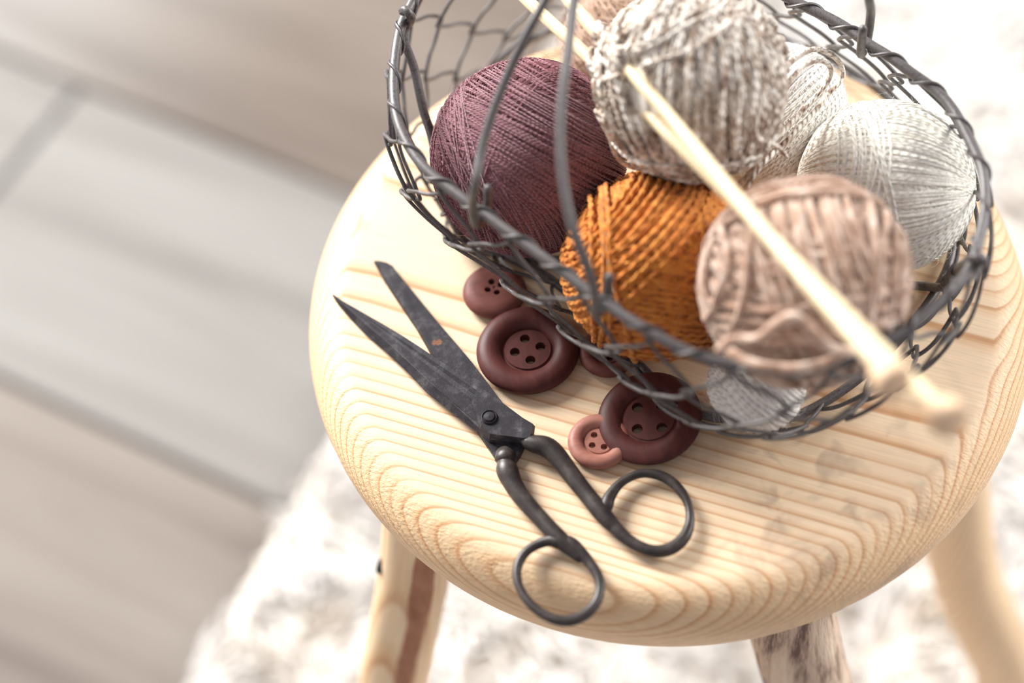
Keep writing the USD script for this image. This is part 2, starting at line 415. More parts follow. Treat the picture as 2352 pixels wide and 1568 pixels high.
def fading_plank(name):
    """The plank by the wall: grey at its worn left end, browner to the right."""
    A0, A1 = at(150, 60, -TOP), at(1050, 60, -TOP)
    n = {
        "g": ("texture_coordinate", {}),
        "rt": ("vector_rotate", {"rotate_type": "z_axis", "angle": -FANG}),
        "st": ("vector_math", {"math_type": "multiply", "vector2": (2.6, 24.0, 1.0)}),
        "nz": ("noise_texture", {"scale": 1.0, "detail": 5.0, "roughness": 0.55, "distortion": 0.5}),
        "r1": ("rgb_ramp", {"ramp": [(0.30, (0.165, 0.150, 0.137)), (0.46, (0.215, 0.202, 0.188)), (0.68, (0.26, 0.250, 0.238))]}),
        "r2": ("rgb_ramp", {"ramp": [(0.30, (0.095, 0.074, 0.062)), (0.46, (0.135, 0.108, 0.090)), (0.68, (0.185, 0.155, 0.132))]}),
        "sx": ("separate_xyz", {}),
        "wb": ("math", {"math_type": "multiply_add", "value2": 0.16}),
        "m": ("map_range", {"range_type": "smoothstep", "from_min": float(A0 @ FDIR), "from_max": float(A1 @ FDIR), "to_min": 0.0, "to_max": 1.0, "clamp": True}),
        "mx": ("mix_color", {}),
        "p": ("principled_bsdf", {"roughness": 0.6, "specular_ior_level": 0.2}),
    }
    l = [("g.object", "rt.vector"), ("rt.vector", "st.vector1"), ("st.vector", "nz.vector"), ("nz.fac", "r1.fac"), ("nz.fac", "r2.fac"), ("rt.vector", "sx.vector"), ("nz.fac", "wb.value1"),
         ("sx.x", "wb.value3"), ("wb.value", "m.value"), ("m.result", "mx.fac"), ("r1.color", "mx.a"), ("r2.color", "mx.b"), ("mx.result", "p.base_color")]
    return material(name, n, l)


PLANKS = [plank_material("oak_plank_grey", (0.205, 0.194, 0.183), (0.245, 0.236, 0.226), (0.150, 0.140, 0.131)),
          plank_material("oak_plank_tan", (0.185, 0.158, 0.138), (0.24, 0.212, 0.190), (0.130, 0.106, 0.092)),
          plank_material("oak_plank_pale", (0.235, 0.205, 0.182), (0.295, 0.268, 0.245), (0.168, 0.142, 0.124)), fading_plank("oak_plank_fading")]
GAP = material("plank_gap", {"p": ("principled_bsdf", {"base_color": (0.22, 0.17, 0.14), "roughness": 0.9})}, [])
floor = thing("floor", kind="structure", label="pale oak plank floor with dark seams", loc=(0, 0, 0))
sub = trimesh.creation.box((6.4, 6.4, 0.01)); sub.apply_translation((0, 0.3, -0.019))
part(floor, "subfloor", sub, GAP, smooth=False)


def bevel_box(x0, x1, y0, y1, z0, z1, b):
    """Box with a bevelled top edge."""
    v, f = [], []
    rows = [(0, z0), (0, z1 - b), (b, z1)]
    for i, z in rows:
        v += [(x0 + i, y0 + i, z), (x1 - i, y0 + i, z), (x1 - i, y1 - i, z), (x0 + i, y1 - i, z)]
    for k in (0, 4):
        for j in range(4):
            a, c = k + j, k + (j + 1) % 4
            f.append((a, c, c + 4, a + 4))
    f += [(3, 2, 1, 0), (8, 9, 10, 11)]
    return np.array(v, float), np.array(f)


JOINT = float((at(85, 318, -TOP) - FLA) @ FDIR)
Rm = np.stack([FDIR, FNRM, [0, 0, 1.0]])
for row, (joints, mats) in {-4: ([-0.5], [1, 2]), -3: ([0.3], [2, 1]), -2: ([-0.6, 0.55], [1, 0, 2]), -1: ([-0.35, 0.85], [2, 1, 0]), 0: ([JOINT, JOINT + 1.3], [0, 0, 2]),
                            1: ([-0.45, 0.95], [0, 3, 1]), 2: ([-0.1, 1.05], [1, 1, 0]), 3: ([0.2], [1, 2])}.items():
    xs = [-1.4] + joints + [1.6]
    for k in range(len(xs) - 1):
        v, f = bevel_box(xs[k] + 0.0011, xs[k + 1] - 0.0011, row * PW + 0.0013, (row + 1) * PW - 0.0013, -0.014, 0.0, 0.003)
        part(floor, "plank", ((v @ Rm) + [FLA[0], FLA[1], 0], f), PLANKS[mats[k]], smooth=False)

PLASTER = material("white_plaster", {"p": ("principled_bsdf", {"base_color": (0.75, 0.73, 0.70), "roughness": 0.9})}, [])
for nm, ext, c0 in (("wall_left", (0.1, 6.4, 2.7), (-3.15, 0.3, 1.34)), ("wall_back", (6.4, 0.1, 2.7), (0, 3.45, 1.34))):
    wbox = trimesh.creation.box(ext); wbox.apply_translation(c0)
    wp = usdkit.mesh(stage, "/World/" + nm, wbox, PLASTER)
    keys(wp.GetPrim(), "white plaster wall of the room", kind="structure")

# ------------------------------------------------------------------ shaggy rug
rng = np.random.default_rng(7)
RA, RB = at(720, 1070, -TOP + 0.01), at(430, 1568, -TOP + 0.01)
RU = unit(RA - RB); RN = np.array([RU[1], -RU[0], 0])           # along the rug's edge; into the rug
RO = RA - RU * 0.75
RL, RWID = 1.75, 1.15
rug = thing("rug", "shaggy cream white rug under the stool, its edge crossing the plank floor", "rug", loc=(RO[0], RO[1], 0))
RUGBACK = material("rug_backing", {"p": ("principled_bsdf", {"base_color": (0.80, 0.76, 0.70), "roughness": 0.95})}, [])
PILE = material("rug_pile", {
    "g": ("geometry", {}), "n": ("noise_texture", {"scale": 26.0, "detail": 3.0}),
    "r": ("rgb_ramp", {"ramp": [(0.24, (0.50, 0.43, 0.36)), (0.38, (0.66, 0.625, 0.585)), (0.52, (0.73, 0.715, 0.70))]}),
    "p": ("principled_bsdf", {"roughness": 0.9, "specular_ior_level": 0.15})}, [("g.position", "n.vector"), ("n.fac", "r.fac"), ("r.color", "p.base_color")])
NU, NV = 90, 60
gu, gv = np.meshgrid(np.linspace(0, RL, NU), np.linspace(0, RWID, NV), indexing="ij")
gp = RO[None, None] * [1, 1, 0] + gu[..., None] * RU + gv[..., None] * RN
gp = gp.reshape(-1, 3)
inset = np.minimum(np.minimum(gu, RL - gu), np.minimum(gv, RWID - gv)).ravel()
gp[:, 2] = 0.001 + 0.008 * np.clip(inset / 0.01, 0, 1) + 0.004 * meshkit.fbm(gp * 30, 2)
i, j = np.meshgrid(np.arange(NU - 1), np.arange(NV - 1), indexing="ij")
gq = np.stack([i * NV + j, i * NV + j + 1, (i + 1) * NV + j + 1, (i + 1) * NV + j], -1).reshape(-1, 4)
part(rug, "backing", (gp, gq), RUGBACK, smooth=True)
NT = 42000
tu, tv = rng.uniform(0, RL, NT), rng.uniform(0, RWID, NT)
root = RO * [1, 1, 0] + tu[:, None] * RU + tv[:, None] * RN
lean = np.stack([meshkit.fbm(root * 22, 2, 5) - 0.5, meshkit.fbm(root * 22, 2, 9) - 0.5], 1) * 0.075 + rng.normal(0, 0.006, (NT, 2))
hgt = 0.008 + 0.018 * meshkit.fbm(root * 30, 2, 3) + rng.uniform(0, 0.006, NT)
tuft = np.zeros((NT, 4, 3)); wd = np.zeros((NT, 4))
for k, s in enumerate((0, 0.35, 0.7, 1.0)):
    tuft[:, k] = root; tuft[:, k, :2] += lean * s ** 1.6 + rng.normal(0, 0.0012, (NT, 2)) * s
    tuft[:, k, 2] = 0.007 + hgt * (s - 0.25 * s * s)
    wd[:, k] = (0.0042, 0.005, 0.0044, 0.0012)[k]
curves(rug, "pile", list(tuft), wd.ravel(), PILE)

# ------------------------------------------------------------------ stool
SR = 0.145
stool = thing("stool", "round pine stool on natural branch legs holding the basket and scissors", "stool", loc=(0, 0, 0))


def lathe(profile, n=160):
    pr = np.array(profile, float)
    th = np.linspace(0, 2 * np.pi, n, endpoint=False)
    v = np.stack([pr[:, 0][:, None] * np.cos(th), pr[:, 0][:, None] * np.sin(th), np.broadcast_to(pr[:, 1][:, None], (len(pr), n))], -1)
    i, j = np.meshgrid(np.arange(len(pr) - 1), np.arange(n), indexing="ij")
    q = np.stack([i * n + j, i * n + (j + 1) % n, (i + 1) * n + (j + 1) % n, (i + 1) * n + j], -1).reshape(-1, 4)
    return v.reshape(-1, 3), q[:, ::-1]


prof = [(0.0002, 0.0), (0.03, 0.0), (0.07, 0.0), (0.10, 0.0), (0.118, 0.0), (SR - 0.0185, -0.0001)]
prof += [(SR - 0.018 + 0.018 * math.sin(a), -0.018 + 0.018 * math.cos(a)) for a in np.linspace(0.12, math.pi / 2, 14)]
prof += [(SR - 0.0008, -0.025), (SR - 0.003, -0.031), (SR - 0.008, -0.0345), (SR - 0.014, -0.0355), (0.06, -0.0355), (0.0002, -0.0355)]
sv, sf = lathe(prof, 200)
sv = sv + [0, 0, TOP]
part(stool, "seat", (sv, sf), SEAT_WOOD, smooth=True)


def branch(a, b, r0, r1, seed, n=60, sides=40):
    """A slightly crooked natural branch from a (under the seat) to b (on the rug)."""
    a, b = np.array(a, float), np.array(b, float)
    s = np.linspace(0, 1, n)
    p = a + (b - a) * s[:, None]
    p[:, :2] += 0.004 * np.stack([np.sin(3 * s * np.pi + seed), np.sin(2.3 * s * np.pi + 2 * seed)], 1) * (np.sin(s * np.pi))[:, None]
    v, q, uv = tube(p, r0 + (r1 - r0) * s, sides)
    c = np.vstack([np.repeat(p[:1], 3, 0), p, np.repeat(p[-1:], 3, 0)]).repeat(sides + 1, 0)
    o = v - c
    v = c + o * (1 + 0.10 * (meshkit.fbm(v * [60, 60, 14] + seed, 3, seed) - 0.5))[:, None]
    v[:, 2] = np.minimum(v[:, 2], TOP - 0.0352 + 0.012)
    return (v, q, uv), p


def shell_patch(axis, r, k0, k1, ang0, ang1, lift, seed, n=26, m=9):
    """A thin ragged strip lying on a branch between axis rows k0..k1 and angles ang0..ang1 (thickness = lift)."""
    t, A, B = frames(axis)
    ks = np.linspace(k0, k1, n)
    rows = []
    for side in (1, 0):
        g = []
        for a_, k in enumerate(ks):
            kk = int(k); fr = k - kk; kk = min(kk, len(axis) - 2)
            c = axis[kk] * (1 - fr) + axis[kk + 1] * fr
            w = 0.5 + 0.5 * math.sin(min(1, a_ / 3, (n - 1 - a_) / 3) * math.pi / 2)
            jit = 0.16 * (meshkit.fbm(np.array([[k * 0.35, seed, 0], [k * 0.35, seed + 9, 0]]), 3, seed) - 0.5)
            mid, hw = 0.5 * (ang0 + ang1), 0.5 * (ang1 - ang0) * w
            for x in np.linspace(-1, 1, m):
                th = mid + x * hw + (jit[0] if x < 0 else jit[1]) * abs(x) * 1.6
                d = math.cos(th) * np.array([1.0, 0, 0]) + math.sin(th) * np.array([0, 1.0, 0])
                d = unit(d - t[kk] * (d @ t[kk]))
                g.append(c + d * (r + (lift * (1 - 0.7 * abs(x) ** 4) if side else -0.002)))
        rows.append(np.array(g))
    v = np.vstack(rows)
    q = []
    N = n * m
    for a_ in range(n - 1):
        for b_ in range(m - 1):
            k = a_ * m + b_
            q.append((k, k + m, k + m + 1, k + 1)); q.append((N + k, N + k + 1, N + k + m + 1, N + k + m))
    for a_ in range(n - 1):
        for b_, fl in ((0, 0), (m - 1, 1)):
            k = a_ * m + b_
            s_ = (k, N + k, N + k + m, k + m)
            q.append(s_ if fl else s_[::-1])
    for b_ in range(m - 1):
        for a_, fl in ((0, 1), (n - 1, 0)):
            k = a_ * m + b_
            s_ = (k, N + k, N + k + 1, k + 1)
            q.append(s_ if fl else s_[::-1])
    return v, np.array(q)


def leg_line(p, q):
    """A branch through the two points, from inside the seat's underside down to the rug."""
    d = (q - p) / (q[2] - p[2])
    return p + d * (TOP - 0.030 - p[2]), p + d * (0.010 - p[2])


legL = leg_line(at(952, 1250, -0.085), at(920, 1568, -0.195))
legF = leg_line(at(1830, 1440, -0.085), at(1856, 1568, -0.133))
legR = leg_line(at(2205, 1200, -0.20), at(2312, 1568, -0.385))
legB = (np.array([-0.022, 0.105, TOP - 0.03]), np.array([-0.045, 0.195, 0.010]))
g, ax = branch(*legL, 0.0150, 0.0165, 1)
leg = part(stool, "leg", g, LEG_WOOD, label="pale front left branch leg with a strip of bark and a dark twig stub")
part(leg, "bark_strip", shell_patch(ax, 0.0152, 4, 22, -1.75, -1.15, 0.0012, 3), BARK, smooth=40, label="brown inner bark strip")
k = ax[5]
tw = at(877, 1305, -0.096)
part(leg, "twig_stub", tube(np.array([k, k * 0.35 + tw * 0.65, tw]), [0.0042, 0.0040, 0.0028], 8), TWIG, label="dark broken twig stub")
g, ax = branch(*legF, 0.0175, 0.0185, 4)
leg = part(stool, "leg", g, WEATHERED, label="weathered grey front leg with dark cracks")
part(leg, "bark_strip", shell_patch(ax, 0.0176, 3, 16, 1.9, 2.7, 0.002, 8), BARK, smooth=40, label="torn strip of bark")
g, ax = branch(*legR, 0.0165, 0.0185, 6)
part(stool, "leg", g, LEG_WOOD)
g, ax = branch(*legB, 0.0165, 0.018, 9)
part(stool, "leg", g, LEG_WOOD)

# ------------------------------------------------------------------ wire basket
basket = thing("wire_basket", "dark iron wire basket with looped mesh sides, full of yarn balls", "basket", loc=(0, 0, 0))
ZR = 0.08
rim_px = [(965, -30), (948, 4), (927, 45), (911, 110), (905, 170), (906, 232), (918, 290), (945, 345), (985, 395), (1050, 446), (1115, 493), (1180, 541), (1250, 593), (1320, 645),
          (1390, 696), (1460, 742), (1540, 788), (1620, 822), (1700, 841), (1780, 849), (1850, 850), (1910, 838), (1958, 816), (2030, 783), (2069, 765), (2107, 737), (2158, 694),
          (2204, 650), (2230, 610), (2250, 546), (2260, 502), (2263, 457), (2258, 395), (2240, 348), (2209, 286), (2184, 245), (2145, 204), (2094, 168), (2043, 130), (1992, 99),
          (1954, 71), (1903, 41), (1834, 8), (1740, -45), (1620, -105), (1480, -150), (1330, -165), (1190, -150), (1060, -105)]
base_px = [(1020, 330), (1016, 430), (1036, 505), (1080, 552), (1140, 580), (1216, 612), (1280, 652), (1345, 710), (1415, 782), (1480, 850), (1540, 908), (1602, 948), (1690, 964), (1780, 966), (1845, 948),
           (1930, 900), (2010, 836), (2090, 750), (2150, 668), (2185, 590), (2192, 500), (2170, 400), (2120, 310), (2040, 225), (1930, 150), (1800, 95), (1600, 50), (1400, 45),
           (1240, 80), (1120, 160), (1055, 245)]
rim = spline(pts(rim_px, ZR), 600, closed=True)
base = spline(pts(base_px, 0.0040), 600, closed=True)
CEN = base.mean(0)


def by_angle(c):
    a = np.unwrap(np.arctan2(c[:, 1] - CEN[1], c[:, 0] - CEN[0]))
    if a[-1] < a[0]:
        a, c = a[::-1], c[::-1]
    o = np.argsort(a % (2 * np.pi))
    return (a % (2 * np.pi))[o], c[o]


ra, rc = by_angle(rim); ba, bc = by_angle(base)


def ring_at(th, ang, c):
    th = np.asarray(th) % (2 * np.pi)
    return np.stack([np.interp(th, ang, c[:, k], period=2 * np.pi) for k in range(3)], -1)


# spread the mesh wires evenly along the rim
dense = np.linspace(0, 2 * np.pi, 2000, endpoint=False)
mp = 0.5 * (ring_at(dense, ra, rc) + ring_at(dense, ba, bc))
arc = np.r_[0, np.cumsum(np.linalg.norm(np.diff(np.vstack([mp, mp[:1]]), axis=0), axis=1))]
PERIM = arc[-1]
NWIRE = 44


def theta_of(s):
    return np.interp(np.asarray(s) % 1.0 * PERIM, arc, np.r_[dense, 2 * np.pi])


def wall(s, h):
    """Point of the basket wall: s = share of the way round, h = 0 at the rim, 1 at the base; the wall bellies out a little."""
    th = theta_of(s)
    a, b = ring_at(th, ra, rc), ring_at(th, ba, bc)
    h = np.asarray(h)[..., None]
    e = h ** 1.5
    p = a + (b - a) * e
    p[..., 2] = b[..., 2] + (a - b)[..., 2] * (1 - h[..., 0]) ** 1.3
    out = np.stack([np.cos(th), np.sin(th), 0 * th], -1)
    p += out * 0.0078 * np.sin(np.pi * np.clip(h, 0, 1) ** 0.75)
    return p, out


RMESH = 0.00082
sags = np.random.default_rng(3)
rows = 5
for w in range(NWIRE):
    # one zigzag strand of the chain-link side: it hooks round its neighbours at every bend
    n = 16 * rows + 1
    h = np.linspace(0.0, 1.0, n)
    ph = h * rows + w % 2
    tri_w = 2 * np.abs(ph % 2 - 1) - 1                          # triangle wave -1..1
    zig = np.sign(tri_w) * np.abs(tri_w) ** 0.8 * 0.67         # overshoots so that the bends interlock
    s = (w + 0.5 + zig + 0.05 * np.sin(7 * h + w)) / NWIRE
    p, out = wall(s, h)
    p = p + out * (np.sin(np.pi * (ph - 0.25))[:, None] * 0.0012)
    p[:, 2] = np.maximum(p[:, 2], TOP + RMESH + 0.0004)
    p = spline(p, 110)
    if w % 2 == 0:                                              # the ends twist round the rim
        pass
    part(basket, "mesh_wire", tube(p, RMESH, 6), IRON)

part(basket, "rim", tube(rim, 0.00205, 14, closed=True), IRON, label="thick rim wire of the basket")
# binding wire spiralling round the rim
rt, rA, rB = frames(rim, True)
M_ = 2400
kk = np.linspace(0, len(rim), M_, endpoint=False)
cI = kk.astype(int) % len(rim); fr = (kk - kk.astype(int))[:, None]
cN = (cI + 1) % len(rim)
cp = rim[cI] * (1 - fr) + rim[cN] * fr
ct = unit_t = (rt[cI] * (1 - fr) + rt[cN] * fr)
up = np.array([0, 0, 1.0]); sd = np.cross(ct, up); sd /= np.linalg.norm(sd, axis=1, keepdims=True)
ph = kk / len(rim) * 2 * np.pi * 33
rad = 0.0023 + 0.0007 * np.clip(-np.sin(ph + 0.4), 0, 1) ** 2
spiral = cp + rad[:, None] * (np.cos(ph)[:, None] * sd + np.sin(ph)[:, None] * up)
part(basket, "binding_wire", tube(spiral, 0.00072, 6, closed=True), IRON)
part(basket, "base_ring", tube(base, 0.0019, 10, closed=True), IRON)
strut = [(925, 26, .0845), (934, 24, .087), (943, 36, .085), (940, 52, .079), (930, 66, .0765), (928, 90, .074), (947, 143, .066), (962, 205, .058), (977, 268, .050), (993, 319, .044),
         (1003, 390, .034), (1014, 450, .026), (1046, 520, .012), (1078, 562, .0045), (1160, 585, .0028), (1290, 597, .0028), (1600, 632, .0028), (1900, 652, .0028), (2080, 655, .0028),
         (2128, 658, .005), (2158, 660, .012), (2190, 640, .03), (2205, 612, .055), (2222, 600, .076), (2243, 590, .0845), (2258, 596, .084), (2262, 604, .081)]
part(basket, "cross_strut", tube(spline(pts(strut), 260), 0.0018, 10), IRON, label="thick strut wire hooked over the rim at both ends")
# loose turns of thin wire on the strut
sp = spline(pts(strut), 260)
for lo, hi, turns in ((0.20, 0.24, 2.2), (0.275, 0.315, 2.2), (0.335, 0.36, 1.6), (0.795, 0.865, 7.5)):
    s = np.linspace(lo, hi, 90) * 259
    i0 = s.astype(int); f_ = (s - i0)[:, None]
    c = sp[i0] * (1 - f_) + sp[i0 + 1] * f_
    t_, a_, b_ = frames(c)
    ph = np.linspace(0, 2 * np.pi * turns, 90)[:, None]
    part(basket, "wire_coil", tube(c + 0.0028 * (np.cos(ph) * a_ + np.sin(ph) * b_), 0.0008, 6), IRON)


def hook(p, outward, zup, back=False):
    """The end of a handle wire, curled under the rim at rim point p."""
    o = unit([outward[0], outward[1], 0])
    z = np.array([0, 0, 1.0])
    return [p + o * 0.0046 + z * 0.010, p + o * 0.0049 + z * 0.0015, p + o * 0.0030 - z * 0.0042, p - o * 0.0012 - z * 0.0050, p - o * 0.0046 - z * 0.0020, p - o * 0.0056 + z * 0.003, p - o * 0.0060 + z * zup]


def rim_near(u, v):
    q = at(u, v, ZR)
    return rim[np.argmin(np.linalg.norm(rim - q, axis=1))]


A1, A2, B1, B2 = rim_near(1103, 485), rim_near(1384, 692), rim_near(1640, -98), rim_near(1988, 97)
oA = unit(np.array([-0.55, -0.8, 0]))
h1 = hook(A1, oA, 0.0065)[::-1] + list(pts([(1092, 425, .104), (1101, 370, .108), (1121, 290, .114), (1150, 210, .121), (1185, 130, .129), (1225, 50, .137), (1252, 0, .141), (1300, -90, .149),
                                             (1380, -190, .152), (1480, -230, .140), (1580, -190, .115)])) + hook(B1, (0.15, 1, 0), 0.012)
h2 = hook(A2, oA, 0.0065)[::-1] + list(pts([(1352, 620, .099), (1325, 550, .108), (1303, 470, .115), (1291, 390, .121), (1287, 300, .127), (1294, 200, .133), (1307, 100, .138), (1319, 0, .143),
                                             (1360, -130, .151), (1480, -270, .158), (1700, -310, .156), (1900, -215, .140), (1975, -90, .120), (1996, 0, .106)])) + hook(B2, (0.45, 0.85, 0), 0.013)
part(basket, "handle", tube(spline(np.array(h1), 200), 0.00175, 10), IRON, label="left bail wire of the basket handle")
part(basket, "handle", tube(spline(np.array(h2), 240), 0.00175, 10), IRON, label="right bail wire of the basket handle")

# ------------------------------------------------------------------ knitting needles (axes first: the tweed ball's strands part round them)
NEEDLES = [
    np.array([at(1215, -110, .1055), at(1307, 2, .1085), at(1450, 165, .1145), at(1740, 513, .132), at(2028, 848, .149)]),
    np.array([at(1075, -130, .094), at(1216, 6, .0965), at(1372, 150, .1005), at(1485, 258, .1045), at(1760, 535, .117), at(2156, 936, .137)]),
]
NEEDLE_R = 0.0024
NCURVE = [spline(n, 160) for n in NEEDLES]


def part_round_needles(p, r, over_before):
    """Strand points too near a needle move aside: over it (towards the open top) where the needle is buried, under it where it lies on the ball."""
    for c, cut in zip(NCURVE, over_before):
        d = p[:, None] - c[None]
        k = np.argmin((d ** 2).sum(-1), 1)
        t = np.gradient(c, axis=0); t /= np.linalg.norm(t, axis=1, keepdims=True)
        T = t[k]; rel = p - c[k]; rel = rel - T * (rel * T).sum(1, keepdims=True)
        e = BACK - T * (T @ BACK)[:, None]; e /= np.linalg.norm(e, axis=1, keepdims=True)
        y = (rel * e).sum(1); x = np.linalg.norm(rel - e * y[:, None], axis=1)
        clr = NEEDLE_R + r
        need = np.sqrt(np.maximum(clr ** 2 - x ** 2, 0))
        over = k < cut
        ny = np.where(over & (y > -clr * 1.5), np.maximum(y, need), np.where(~over, np.where(y > -clr * 4, np.minimum(y, -need), y), y))
        hit = x < clr
        p = p + np.where(hit, ny - y, 0)[:, None] * e
    return p


# ------------------------------------------------------------------ yarn balls
def view(n):
    return unit(n[0] * RIGHT + n[1] * UP + n[2] * BACK)


def strands(C, normals, offs, R, yr, nseg, sides, rng, wob=1.0, ply=0.0, pitch=0.005, push=None):
    """Closed turns of yarn round the ball's centre C as one (vertices, quads, uv)."""
    out = []
    th = np.linspace(0, 2 * np.pi, nseg + 1)
    phi = np.linspace(0, 2 * np.pi, sides + 1)
    for n, o in zip(normals, offs):
        o = np.clip(o, -0.97, 0.97) * R
        a = unit(np.cross(n, [0.31, 0.52, 0.79])); b = np.cross(n, a)
        rr = R + rng.normal(0, 0.12) * yr
        p1, p2, p3 = rng.uniform(0, 6.28, 3)
        k1, k2 = rng.integers(2, 4), rng.integers(5, 8)
        off = o + wob * yr * (0.30 * np.sin(k1 * th + p1) + 0.20 * np.sin(k2 * th + p2))
        rad = rr + wob * yr * 0.14 * np.sin(k2 * th + p3)
        rho = np.sqrt(np.maximum(rad ** 2 - off ** 2, 1e-8))
        p = rho[:, None] * (np.cos(th)[:, None] * a + np.sin(th)[:, None] * b) + off[:, None] * n
        if push is not None:
            p = push(p + C) - C
        rdir = p / np.linalg.norm(p, axis=1, keepdims=True)
        s = np.r_[0, np.cumsum(np.linalg.norm(np.diff(p, axis=0), axis=1))]
        lat = np.cross(np.gradient(p, axis=0), rdir); lat /= np.linalg.norm(lat, axis=1, keepdims=True) + 1e-12
        rs = yr * np.ones((nseg + 1, sides + 1))
        if ply:
            rs *= 1 + 0.2 * np.cos(ply * phi[None] - 2 * np.pi * s[:, None] / pitch + p1)
        ring = p[:, None] + rs[..., None] * (0.9 * np.cos(phi)[None, :, None] * rdir[:, None] + np.sin(phi)[None, :, None] * lat[:, None])
        u = s + rng.uniform(0, 9)
        uv = np.stack(np.broadcast_arrays(u[:, None], (phi / (2 * np.pi))[None]), -1)
        i, j = np.meshgrid(np.arange(nseg), np.arange(sides), indexing="ij")
        m = sides + 1
        q = np.stack([i * m + j, (i + 1) * m + j, (i + 1) * m + j + 1, i * m + j + 1], -1).reshape(-1, 4)
        out.append((ring.reshape(-1, 3) + C, q, uv.reshape(-1, 2)))
    return join(out)


def yarn_ball(name_label, C, R, yr, mat, under, bands, seed, nseg=64, sides=6, wob=1.0, ply=0.0, pitch=0.005, fuzz=None, group="yarn balls in the wire basket", push=None, cat="yarn ball", gap=1.0):
    """A wound ball: core, UNDER random windings, then the explicit bands on top.
    band: ('off', view normal, lo, hi, layer) parallel turns, or ('fan', view axis, view normal, deg lo, deg hi, layer) turns crossing at the axis."""
    rng = np.random.default_rng(seed)
    C = np.array(C, float)
    b = thing("yarn_ball", name_label, cat, group, loc=(C[0], C[1], C[2] - R))
    core = trimesh.creation.icosphere(3, R - 1.9 * yr); core.apply_translation(C)
    part(b, "core", (np.array(core.vertices), np.array(core.faces), np.stack([core.vertices[:, 0], core.vertices[:, 2]], 1)), mat, smooth=True)
    L = 0.42 * yr
    specs = []
    for k in range(under):
        n = unit(rng.normal(0, 1, 3))
        specs.append(("offw", n, -0.92, 0.92, -(under - k) * 1.0 * 0.45))
    specs += bands
    for sp_ in specs:
        kind, layer = sp_[0], sp_[-1]
        Rl = R - yr + layer * L
        if kind in ("off", "offw"):
            n0 = view(sp_[1]) if kind == "off" else sp_[1]
            cnt = max(1, int(round((sp_[3] - sp_[2]) * R / (1.95 * yr * gap))))
            offs = np.linspace(sp_[2], sp_[3], cnt) + rng.normal(0, 0.12 * yr / R, cnt)
            normals = [unit(n0 + rng.normal(0, 0.022 * wob, 3)) for _ in range(cnt)]
        else:
            m = view(sp_[1]); n0 = view(sp_[2]); n0 = unit(n0 - m * (n0 @ m)); t = np.cross(m, n0)
            cnt = max(1, int(round(np.radians(sp_[4] - sp_[3]) * R / (1.75 * yr * gap))))
            ph = np.radians(np.linspace(sp_[3], sp_[4], cnt)) + rng.normal(0, 0.2 * yr / R, cnt)
            normals = [unit(math.cos(x) * n0 + math.sin(x) * t + rng.normal(0, 0.025 * wob, 3)) for x in ph]
            offs = rng.normal(0, 0.05, cnt)
        part(b, "yarn_band", strands(C, normals, offs, Rl, yr, nseg, sides, rng, wob, ply, pitch, push), mat)
    if fuzz:
        cnt, length, width, fm = fuzz
        d = rng.normal(0, 1, (cnt, 3)); d /= np.linalg.norm(d, axis=1, keepdims=True)
        t = np.cross(d, rng.normal(0, 1, (cnt, 3))); t /= np.linalg.norm(t, axis=1, keepdims=True)
        t2 = np.cross(d, t)
        ln = length * rng.uniform(0.4, 1.3, cnt)[:, None]
        base_ = C + d * (R + 0.2 * yr)
        S = np.stack([base_ - d * yr * 0.6, base_ + d * ln * 0.25 + t * ln * 0.3, base_ + d * ln * 0.42 + t * ln * 0.75 + t2 * ln * 0.15, base_ + d * ln * 0.40 + t * ln * 1.1 + t2 * ln * 0.5], 1)
        curves(b, "fuzz", list(S), np.tile([width, width, width * 0.8, width * 0.4], cnt), fm)
    return b


def pix_ball(u, v, z, rpx):
    c = at(u, v, z)
    return c, rpx * float((c - EYE) @ FWD) / FPX


c, R = pix_ball(1213, 362, .0455, 224)
maroon = yarn_ball("maroon ball of fine thread at the left end of the wire basket", c, R, 0.00042, MAROON, 7,
                   [("off", (0.9, 0.3, 0.35), -0.9, 0.2, 0), ("off", (0.35, -0.9, 0.2), -0.5, 0.5, 1), ("off", (0.8, 0.55, -0.1), -0.95, -0.2, 2), ("fan", (-0.6, -0.75, 0.25), (0.8, 0.3, 0.5), -30, 35, 3),
                    ("off", (0.47, 0.86, 0.12), -0.1, 0.93, 4), ("off", (0.55, 0.80, -0.15), -0.6, -0.1, 3), ("off", (0.95, 0.2, 0.1), -0.62, -0.45, 5), ("off", (0.25, -0.2, 0.95), -0.05, 0.04, 5),
                    ("off", (0.8, 0.5, 0.3), -0.5, -0.36, 6)],
                   seed=11, nseg=72, sides=5, wob=1.6, fuzz=(420, 0.006, 0.00007, MAROON_FUZZ))
c, R = pix_ball(1510, 612, .0435, 214)
orange = yarn_ball("burnt orange plied yarn ball at the front middle of the basket", c, R, 0.00100, ORANGE, 4,
                   [("off", (0.9, 0.2, 0.1), -0.3, 0.95, 0), ("fan", (0.75, 0.65, 0.2), (0.7, -0.7, 0.1), -40, 40, 2), ("off", (0.14, 0.97, 0.12), -0.95, 0.22, 3), ("off", (-0.72, 0.66, 0.2), 0.22, 0.85, 4.5),
                    ("off", (0.97, 0.18, 0.10), -0.40, -0.33, 6), ("off", (0.99, 0.02, 0.0), -0.66, -0.52, 6)],
                   seed=5, nseg=150, sides=8, ply=2, pitch=0.0052, wob=0.9, fuzz=(900, 0.003, 0.00008, ORANGE_FUZZ))
c, R = pix_ball(2035, 430, .0395, 202)
